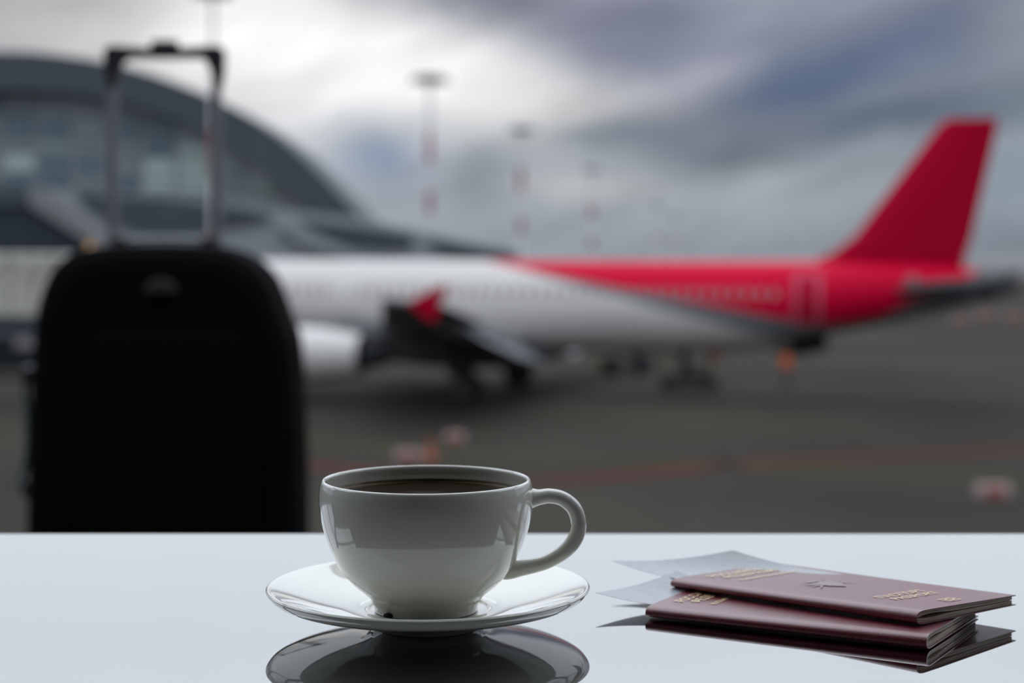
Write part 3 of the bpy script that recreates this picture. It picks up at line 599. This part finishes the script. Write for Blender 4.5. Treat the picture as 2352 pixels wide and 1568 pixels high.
# ---------------------------------------------------------------- ramp worker behind the aircraft tail
M_hiv = mat('orange_hi_vis', (0.60, 0.09, 0.01), .9, spec=.1); M_trs = mat('dark_work_trousers', (0.045, 0.05, 0.048), .8)
M_skin = mat('skin', (0.42, 0.25, 0.18), .5); M_hair = mat('dark_hair', (0.02, 0.015, 0.012), .6); M_band = mat('reflective_band', (0.55, 0.56, 0.5), .4)
def person(loc, rz, label):
    root = tag(empty('person', loc, rz), label, 'person')
    J = {'pel': (0, 0, .98, .135), 'waist': (0, 0, 1.10, .125), 'chest': (0, 0, 1.32, .150), 'neck': (0, .0, 1.50, .060), 'hd0': (0, -.01, 1.58, .075), 'hd1': (0, -.02, 1.67, .092), 'hd2': (0, -.01, 1.74, .075)}
    E_ = [('pel', 'waist'), ('waist', 'chest'), ('chest', 'neck'), ('neck', 'hd0'), ('hd0', 'hd1'), ('hd1', 'hd2')]
    for s, sg in (('l', -1), ('r', 1)):
        st = .10 * sg
        J.update({'hip'+s: (sg*.10, 0, .92, .098), 'kn'+s: (sg*.13, -.05 + st*.6, .50, .062), 'an'+s: (sg*.15, .02 + st*.8, .09, .042), 'toe'+s: (sg*.17, -.14 + st*.8, .035, .034),
                  'sh'+s: (sg*.19, 0, 1.43, .062), 'el'+s: (sg*.27, .03, 1.15, .045), 'wr'+s: (sg*.24, -.12, .93, .028), 'pa'+s: (sg*.235, -.155, .87, .030)})
        E_ += [('pel', 'hip'+s), ('hip'+s, 'kn'+s), ('kn'+s, 'an'+s), ('an'+s, 'toe'+s), ('chest', 'sh'+s), ('sh'+s, 'el'+s), ('el'+s, 'wr'+s), ('wr'+s, 'pa'+s)]
        for k in range(4):
            a = (k - 1.5) * .017; ln = (.062, .075, .070, .055)[k]
            J['f%d%s' % (k, s)] = (sg*.235, -.165 + a, .825, .0095); J['g%d%s' % (k, s)] = (sg*.228, -.168 + a*1.2, .825 - ln * .8, .0085)
            E_ += [('pa'+s, 'f%d%s' % (k, s)), ('f%d%s' % (k, s), 'g%d%s' % (k, s))]
        J['t0'+s] = (sg*.222, -.190, .862, .011); J['t1'+s] = (sg*.212, -.205, .825, .009); E_ += [('wr'+s, 't0'+s), ('t0'+s, 't1'+s)]
    keys = list(J); me = bpy.data.meshes.new('body'); me.from_pydata([J[k][:3] for k in keys], [(keys.index(a), keys.index(b)) for a, b in E_], [])
    o = bpy.data.objects.new('body', me); COL.objects.link(o); o.parent = root
    for m_ in (M_skin, M_trs, M_hiv, M_hair): me.materials.append(m_)
    md = o.modifiers.new('skin', 'SKIN'); sv = me.skin_vertices[0].data
    for i, k in enumerate(keys): sv[i].radius = (J[k][3], J[k][3] * (.8 if k in ('waist', 'chest', 'pel') else 1)); sv[i].use_root = (k == 'pel')
    sb = o.modifiers.new('sub', 'SUBSURF'); sb.levels = 2; sb.render_levels = 2
    dg = bpy.context.evaluated_depsgraph_get(); me2 = bpy.data.meshes.new_from_object(o.evaluated_get(dg)); o.modifiers.clear(); o.data = me2
    me2.materials.clear()
    for m_ in (M_skin, M_trs, M_hiv, M_dark): me2.materials.append(m_)
    for p_ in me2.polygons:
        c_ = p_.center; p_.use_smooth = True
        p_.material_index = 3 if c_.z < .10 else 1 if (c_.z < .96 and abs(c_.x) < .205) else 0 if (c_.z > 1.50 or c_.z < .93) else 2
    # vest shell over the torso, hair cap, facial features
    vr = []
    for z, rx_, ry_ in ((.90, .185, .145), (1.02, .180, .140), (1.15, .180, .142), (1.30, .205, .158), (1.42, .225, .150), (1.50, .14, .11), (1.53, .085, .085)):
        vr.append([(rx_ * math.cos(a), ry_ * math.sin(a), z) for a in [2*math.pi*k/24 for k in range(24)]])
    v_ = G().loft(vr, cap=False).make('vest', M_hiv, root, True)
    G().loft([[( (rx_+.006) * math.cos(a), (ry_+.006) * math.sin(a), z) for a in [2*math.pi*k/24 for k in range(24)]] for z, rx_, ry_ in ((1.10, .180, .141), (1.15, .181, .143))], cap=False).make('reflective_band', M_band, v_, True)
    hr_ = [[(.098 * r * math.cos(a), .012 + .108 * r * math.sin(a), z) for a in [2*math.pi*k/20 for k in range(20)]] for z, r in ((1.70, 1.0), (1.76, .93), (1.81, .68), (1.835, .3))]
    G().loft(hr_).make('hair', M_hair, root, True)
    G().tube([(0, -.100, 1.685), (0, -.120, 1.655), (0, -.112, 1.645)], [.008, .014, .010], 8).make('nose', M_skin, root, True)
    for sx_ in (-.034, .034): G().lathe([(.001, -.008), (.009, -.004), (.009, .004), (.001, .008)], 10, (sx_, -.098, 1.69), 'y').make('eye', M_dark, root, True)
    for sx_ in (-.094, .094): G().lathe([(.001, -.007), (.02, -.005), (.024, .004), (.001, .008)], 12, (sx_, 0, 1.675), 'x').make('ear', M_skin, root, True)
    G().tube([(-.025, -.098, 1.620), (0, -.104, 1.617), (.025, -.098, 1.620)], .006, 8).make('mouth', mat('lips', (.3, .12, .1), .5), root, True)
    return root
gp = ground(1806, 889)
person(gp, math.radians(25), 'person in orange safety vest and dark trousers standing beneath the aircraft tail')

# ---------------------------------------------------------------- ramp vehicles
M_navy = mat('dark_vehicle_paint', (0.012, 0.015, 0.019), .6, spec=.1); M_vy = mat('vehicle_yellow', (0.14, 0.10, 0.015), .7, spec=.1); M_gbox = mat('vehicle_grey', (0.13, 0.135, 0.13), .7, spec=.1); M_vr = mat('vehicle_red', (0.35, 0.02, 0.03), .4)
def wheels(root, xs_, ys_, r=.34, w=.22):
    for x in xs_:
        for y in ys_:
            wv = G().lathe([(r*.4, -w/2), (r*.85, -w/2), (r, -w*.3), (r, w*.3), (r*.85, w/2), (r*.4, w/2)], 24, (0, 0, 0), 'y').make('wheel', M_tyre, root, True, (x, y, r))
            G().lathe([(.02, -w*.4), (r*.42, -w*.52), (r*.42, w*.52), (.02, w*.4)], 16, (0, 0, 0), 'y').make('wheel_hub', M_hub, wv, True)
p0 = ground(1437, 858)
tr_ = tag(empty('baggage_tractor', (p0.x, p0.y, 0), math.radians(8)), 'low dark baggage tractor with yellow nose parked beyond the aircraft belly', 'vehicle')
G().poly([(-1.35, .35), (1.35, .35), (1.35, .85), (.45, .90), (.35, .60), (-.35, .60), (-.45, .95), (-1.25, .85), (-1.35, .7)], -.65, .65).make('chassis', M_navy, tr_)
G().box(-1.42, -1.30, -.6, .6, .35, .80, .02).make('front_bumper', M_vy, tr_)
G().box(.35, .75, -.5, .5, .88, 1.3, .04).make('seat', M_dark, tr_)
G().tube([(-.45, 0, .9), (-.2, 0, 1.2)], .025, 8).make('steering_column', M_dark, tr_, True)
G().lathe([(.16, -.015), (.19, 0), (.16, .015), (.14, 0)], 20, (-.2, 0, 1.22)).make('steering_wheel', M_dark, tr_, True)
wheels(tr_, (-.85, .85), (-.62, .62))
p0 = ground(1586, 889)
bl = tag(empty('cargo_loader', (p0.x, p0.y, 0), math.radians(-6)), 'cargo loader with dark lift column, grey box and yellow posts under the aircraft belly', 'vehicle')
G().box(-1.4, 1.25, -.9, .9, .30, .62, .04).make('chassis', M_navy, bl)
G().box(-.5, -.1, -.3, .3, .62, 1.95, .03).make('lift_column', M_dark, bl)
G().box(.0, .72, -.6, .5, .62, 1.25, .04).make('equipment_box', M_gbox, bl)
for x in (-1.15, .95): G().box(x - .09, x + .09, -.7, -.5, .62, 1.45, .02).make('side_post', M_vy, bl)
G().box(.85, 1.3, -.5, .3, 1.35, 1.85, .05).make('operator_console', M_vr, bl)
G().box(-1.3, 1.2, -.8, .8, 1.95, 2.03, .02).make('loading_deck', M_dark, bl)
wheels(bl, (-1.0, .85), (-.85, .85), .32)
p0 = ground(1110, 868)
# ---------------------------------------------------------------- cone and striped blocks
M_cone = mat('orange_cone_plastic', (0.24, 0.045, 0.012), .7, spec=.1); M_bw = mat('block_white', (0.20, 0.155, 0.145), .8, spec=.1); M_br = mat('block_red', (0.22, 0.045, 0.045), .8, spec=.1); M_rub = mat('black_rubber_base', (0.06, 0.03, 0.02), .7)
p0 = ground(988, 1054)
cn = tag(empty('traffic_cone', p0), 'orange traffic cone standing on the apron above the cup rim', 'cone')
G().lathe([(.19, .03), (.16, .06), (.04, .58), (.02, .60)], 24).make('cone_body', M_cone, cn, True)
G().box(-.24, .24, -.24, .24, 0, .035, .01).make('cone_base', M_cone, cn)
G().lathe([(.128, .20), (.130, .205), (.098, .335), (.096, .34)], 24).make('cone_stripe', M_bw, cn, True)
def block(px, py, w, h, label):
    p0 = ground(px, py); r = tag(empty('striped_barrier_block', p0), label, 'barrier', 'red and white barrier blocks on the apron')
    G().loft([[(-w/2, -.2, 0), (w/2, -.2, 0), (w/2, .2, 0), (-w/2, .2, 0)], [(-w/2, -.2, h*.55), (w/2, -.2, h*.55), (w/2, .2, h*.55), (-w/2, .2, h*.55)], [(-w/2+.06, -.1, h), (w/2-.06, -.1, h), (w/2-.06, .1, h), (-w/2+.06, .1, h)]]).make('block_body', M_bw, r)
    G().box(-w*.22, w*.22, -.215, .215, .02, h * .75, .015).make('red_band', M_br, r)
    return r
block(937, 1058, .85, .34, 'red and white barrier block beside the orange cone')
block(1045, 1015, .70, .32, 'red and white barrier block standing beyond the orange cone')
block(2280, 1142, .95, .36, 'red and white barrier block alone on the near apron, above the passports')
block(2262, 734, 1.5, .75, 'large red and white barrier block below the tailplane tip')
block(2328, 738, 1.6, .75, 'large red and white barrier block at the frame edge beyond the tail')
block(2205, 744, 1.5, .60, 'red and white barrier block under the tail cone, far across the apron')

# ---------------------------------------------------------------- terminal building
M_roof = mat('terminal_roof_slate', (0.028, 0.038, 0.047), .6, var=.12, vscale=.08)
M_fac = mat('terminal_cladding', (0.22, 0.235, 0.255), .6, var=.12, vscale=.15)
M_low = mat('terminal_pale_canopy', (0.23, 0.245, 0.265), .7, spec=.2, var=.08, vscale=.15)
M_rec = mat('terminal_dark_recess', (0.030, 0.042, 0.052), .5)
GLS = [mat('facade_glass_blue', (0.085, 0.125, 0.15), .35), mat('facade_glass_grey', (0.15, 0.175, 0.185), .35), mat('facade_glass_green', (0.17, 0.215, 0.20), .35), mat('facade_glass_pale', (0.30, 0.37, 0.345), .35)]
TD = 150.0
def T(px, py): return ((px - CX) / F * TD, HC - (py - HY) / F * TD)
term = tag(empty('terminal_building', (-35, TD, 0)), 'large dark terminal hall with curved roof sweeping down behind the suitcase', 'building')
def L_(pts): return [(x + 35, z) for x, z in pts]
arc = [(-420, 150), (-200, 122), (0, 118), (120, 124), (240, 142), (330, 165), (420, 196), (510, 234), (590, 280), (660, 330), (715, 380), (765, 430), (800, 468), (826, 500)]
arcd = [(p.x, p.y) for p in catmull([(a, b, 0) for a, b in arc], 4)]
def inset(d): return [(x - d * .55 * max(0, (x + 100) / 900), y + d * (1 - .45 * max(0, (x + 100) / 900))) for x, y in arcd]
ringA = L_([T(*q) for q in arcd]); ringB = L_([T(*q) for q in inset(95)])
G().loft([[(x, 0, z) for x, z in ringA + ringB[::-1]], [(x, 20, z) for x, z in ringA + ringB[::-1]]]).make('curved_roof', M_roof, term)
# facade wall below the roof and its panels
fw = L_([T(*q) for q in inset(90)]) + L_([T(826, 560), T(-420, 560)])
wl = G().poly(fw, 3.0, 19).make('facade', M_fac, term)
def roofy(px):
    for a, b in zip(arcd, arcd[1:]):
        if a[0] <= px <= b[0]: return a[1] + (b[1] - a[1]) * (px - a[0]) / (b[0] - a[0])
    return 600
rows = [(205, 262), (268, 318), (324, 352), (358, 398), (404, 434)]
for i, (y0, y1) in enumerate(rows):
    x = -180
    while x < 760:
        w_ = 78
        if roofy(x + w_) + 85 < y0 + 6:
            k = random.random(); m_ = GLS[0] if (i == 3 and 60 < x < 190) else GLS[1] if k < .45 else GLS[0] if k < .65 else GLS[2] if k < .88 else GLS[3]
            if i >= 3 and 250 < x < 460: m_ = GLS[3] if k < .6 else GLS[2]
            if i <= 1: m_ = GLS[0] if k < .5 else GLS[1]
            sh = (x - 200) * .035
            (ax, az), (bx, bz) = T(x + 4, y1 + sh), T(x + w_ - 4, y0 + sh)
            G().box(ax + 35, bx + 35, 2.72, 3.0, az, bz, .05).make('facade_panel', m_, term)
        x += w_ + 4
# concourse with pale sloping canopy and dark ribbon openings
con = tag(empty('concourse_building', (-35, 138, 0)), 'long pale concourse wing with dark window bands tapering away beyond the fuselage', 'building')
CDx = 138.0
def C_(px, py): return ((px - CX) / F * CDx + 35, HC - (py - HY) / F * CDx)
G().poly([C_(*q) for q in [(-420, 425), (0, 430), (180, 438), (400, 452), (620, 478), (826, 500), (1000, 538), (1192, 580), (1192, 744.9), (-420, 744.9)]], 0, 10).make('wall', M_low, con)
for poly_ in ([(178, 442), (400, 458), (560, 478), (622, 492), (618, 502), (560, 512), (430, 528), (320, 528), (245, 500), (200, 472)],
              [(688, 506), (830, 520), (948, 540), (945, 562), (880, 566), (800, 562), (740, 538)],
              [(985, 548), (1100, 568), (1178, 580), (1170, 592), (1080, 590), (1010, 574)]):
    G().poly([C_(*q) for q in poly_], -.5, 1.0).make('ribbon_window', M_rec, con)
G().poly([C_(*q) for q in [(690, 515), (740, 545), (800, 572), (860, 600), (820, 600), (700, 560), (640, 520)]], -.9, .2).make('sloped_canopy', M_fac, con)
# dark gate house in front of the hall
gh = tag(empty('gate_house', (-33, 112, 0)), 'dark gate house with a slanting roof edge above the jet bridge', 'building')
GD = 112.0
def Gh(px, py): return ((px - CX) / F * GD + 33, HC - (py - HY) / F * GD)
G().poly([Gh(*q) for q in [(-200, 425), (66, 428), (74, 468), (250, 582), (250, 788.2), (-200, 788.2)]], 0, 1.5).make('wall', mat('gate_house_dark', (0.028, 0.035, 0.045), .7, spec=.1), gh)
G().poly([Gh(*q) for q in [(68, 430), (104, 432), (160, 470), (262, 556), (250, 582), (74, 472)]], -.6, 0).make('roof_edge', mat('gate_house_edge', (0.17, 0.172, 0.18), .8, spec=.1), gh)
G().poly([Gh(*q) for q in [(-200, 424), (66, 427), (70, 470), (-200, 480)]], -.3, 0).make('upper_window', M_rec, gh)

# ---------------------------------------------------------------- jet bridge
M_jb = mat('jet_bridge_beige', (0.33, 0.32, 0.28), .6, var=.08, vscale=.6); M_jr = mat('jet_bridge_rib', (0.25, 0.245, 0.215), .6)
JD = 68.0
def Jb(px, py): return ((px - CX) / F * JD + 21, HC - (py - HY) / F * JD)
jb = tag(empty('jet_bridge', (-21, JD, 0)), 'beige boarding bridge tunnel with diagonal bracing beside the suitcase', 'jet bridge')
x0, z1 = Jb(-180, 583); x1, z0 = Jb(225, 722)
G().box(x0, x1, 0, 3.0, z0, z1, .08).make('tunnel', M_jb, jb)
xa = x0; n = 8; st = (x1 - x0) / n
for k in range(n):
    a = x0 + k * st
    G().box(a - .05, a + .05, -.06, .0, z0, z1).make('rib', M_jr, jb)
    G().tube([(a, -.05, z0 + (z1 - z0) * (.55 if k % 2 else .98)), (a + st, -.05, z0 + (z1 - z0) * (.98 if k % 2 else .55))], .05, 6).make('brace', M_jr, jb)
G().box(x0, x1, -.10, 0, z0 - .08, z0 + .10).make('sill_beam', M_jr, jb)
G().box(x0 + 1.0, x0 + 1.4, .8, 1.2, 0, z0).box(x0 + 1.0, x0 + 1.4, 1.8, 2.2, 0, z0).make('support_column', M_dark, jb)
cw = Jb(215, 560)
G().lathe([(.02, .0), (.16, .0), (.16, .3), (.08, .42), (.02, .44)], 14, (x1 - .4, .3, z1 + .02)).make('beacon', mat('amber_beacon', (0.55, 0.26, 0.04), .4), jb, True)
p0 = ground(30, 862)
vn = tag(empty('service_van', (p0.x, p0.y, 0), 0), 'dark service van parked below the beige boarding bridge', 'vehicle')
G().poly([(-2.4, .35), (2.3, .35), (2.3, 1.2), (1.5, 1.45), (1.1, 2.05), (-2.4, 2.1)], -.95, .95).make('body', M_navy, vn)
G().poly([(1.15, 1.45), (1.5, 1.42), (1.12, 1.95), (.4, 1.97), (.4, 1.45)], -.97, .97).make('side_window', M_win, vn)
wheels(vn, (-1.5, 1.4), (-.9, .9), .36)

# ---------------------------------------------------------------- light masts
M_mw = mat('mast_white', (0.60, 0.575, 0.59), .8, spec=.1); M_mr = mat('mast_red', (0.27, 0.06, 0.08), .8, spec=.1); M_lamp = mat('lamp_head_grey', (0.20, 0.205, 0.22), .8, spec=.1)
def mast(px, D, top, r, bands, label, hw):
    x = (px - CX) / F * D; r0 = tag(empty('light_mast', (x, D, 0)), label, 'mast', 'floodlight masts along the apron')
    G().lathe([(r * 1.2, 0), (r, top * .4), (r * .75, top)], 12).make('pole', M_mw, r0, True)
    for y0, y1 in bands:
        a, b = HC + (HY - y1) / F * D, HC + (HY - y0) / F * D
        G().lathe([(r * 1.15, a), (r * 1.22, a + .02), (r * 1.15, b - .02), (r * 1.1, b)], 12).make('red_band', M_mr, r0, True)
    hd = G().lathe([(.1, top - .5), (hw * .35, top - .35), (hw * .5, top + .1), (hw * .5, top + .35), (.1, top + .5)], 16).make('lamp_head', M_lamp, r0, True)
    for k in range(6):
        a = math.pi * k / 3
        hb_ = G().box(-.3, .3, -.2, .2, -.35, .25, .04).make('floodlight', M_lamp, hd, False, (hw * .55 * math.cos(a), hw * .55 * math.sin(a), top - .1)); hb_.rotation_euler = (0, 0, a)
    return r0
def topz(py, D): return HC + (HY - py) / F * D
mast(489, 122, topz(-22, 122), .20, [(300, 410), (535, 575)], 'tall light mast rising out of the frame behind the suitcase handle', 2.2)
mast(987, 180, topz(182, 180), .24, [(302, 372), (438, 492), (556, 606)], 'tallest whole red and white floodlight mast, above the white fuselage', 3.2)
mast(1197, 260, topz(297, 260), .30, [(385, 440), (498, 536)], 'second red and white floodlight mast from the terminal wing', 3.0)
mast(1359, 380, topz(388, 380), .42, [(470, 500), (545, 572)], 'third floodlight mast from the terminal wing, above the red stripe', 3.4)
mast(1510, 560, topz(472, 560), .42, [(540, 552)], 'small hazy floodlight mast, taller of the most distant two', 3.6)
mast(1553, 650, topz(497, 650), .42, [(545, 555)], 'small hazy floodlight mast, shorter of the most distant two', 3.6)

# ---------------------------------------------------------------- far edge of the airfield
M_far = mat('far_hangar_wall', (0.34, 0.325, 0.335), .8, var=.15, vscale=.03)
fh = tag(empty('perimeter_building', (60, 342, 0)), 'long low pale building along the far side of the airfield behind the tail', 'building')
for i in range(7):
    x = -120 + i * 40; G().box(x - 60, x - 60 + 39.2, 0, 12, 0, 3.5 + .15 * ((i * 7) % 3), .1).make('wall_section', M_far, fh)
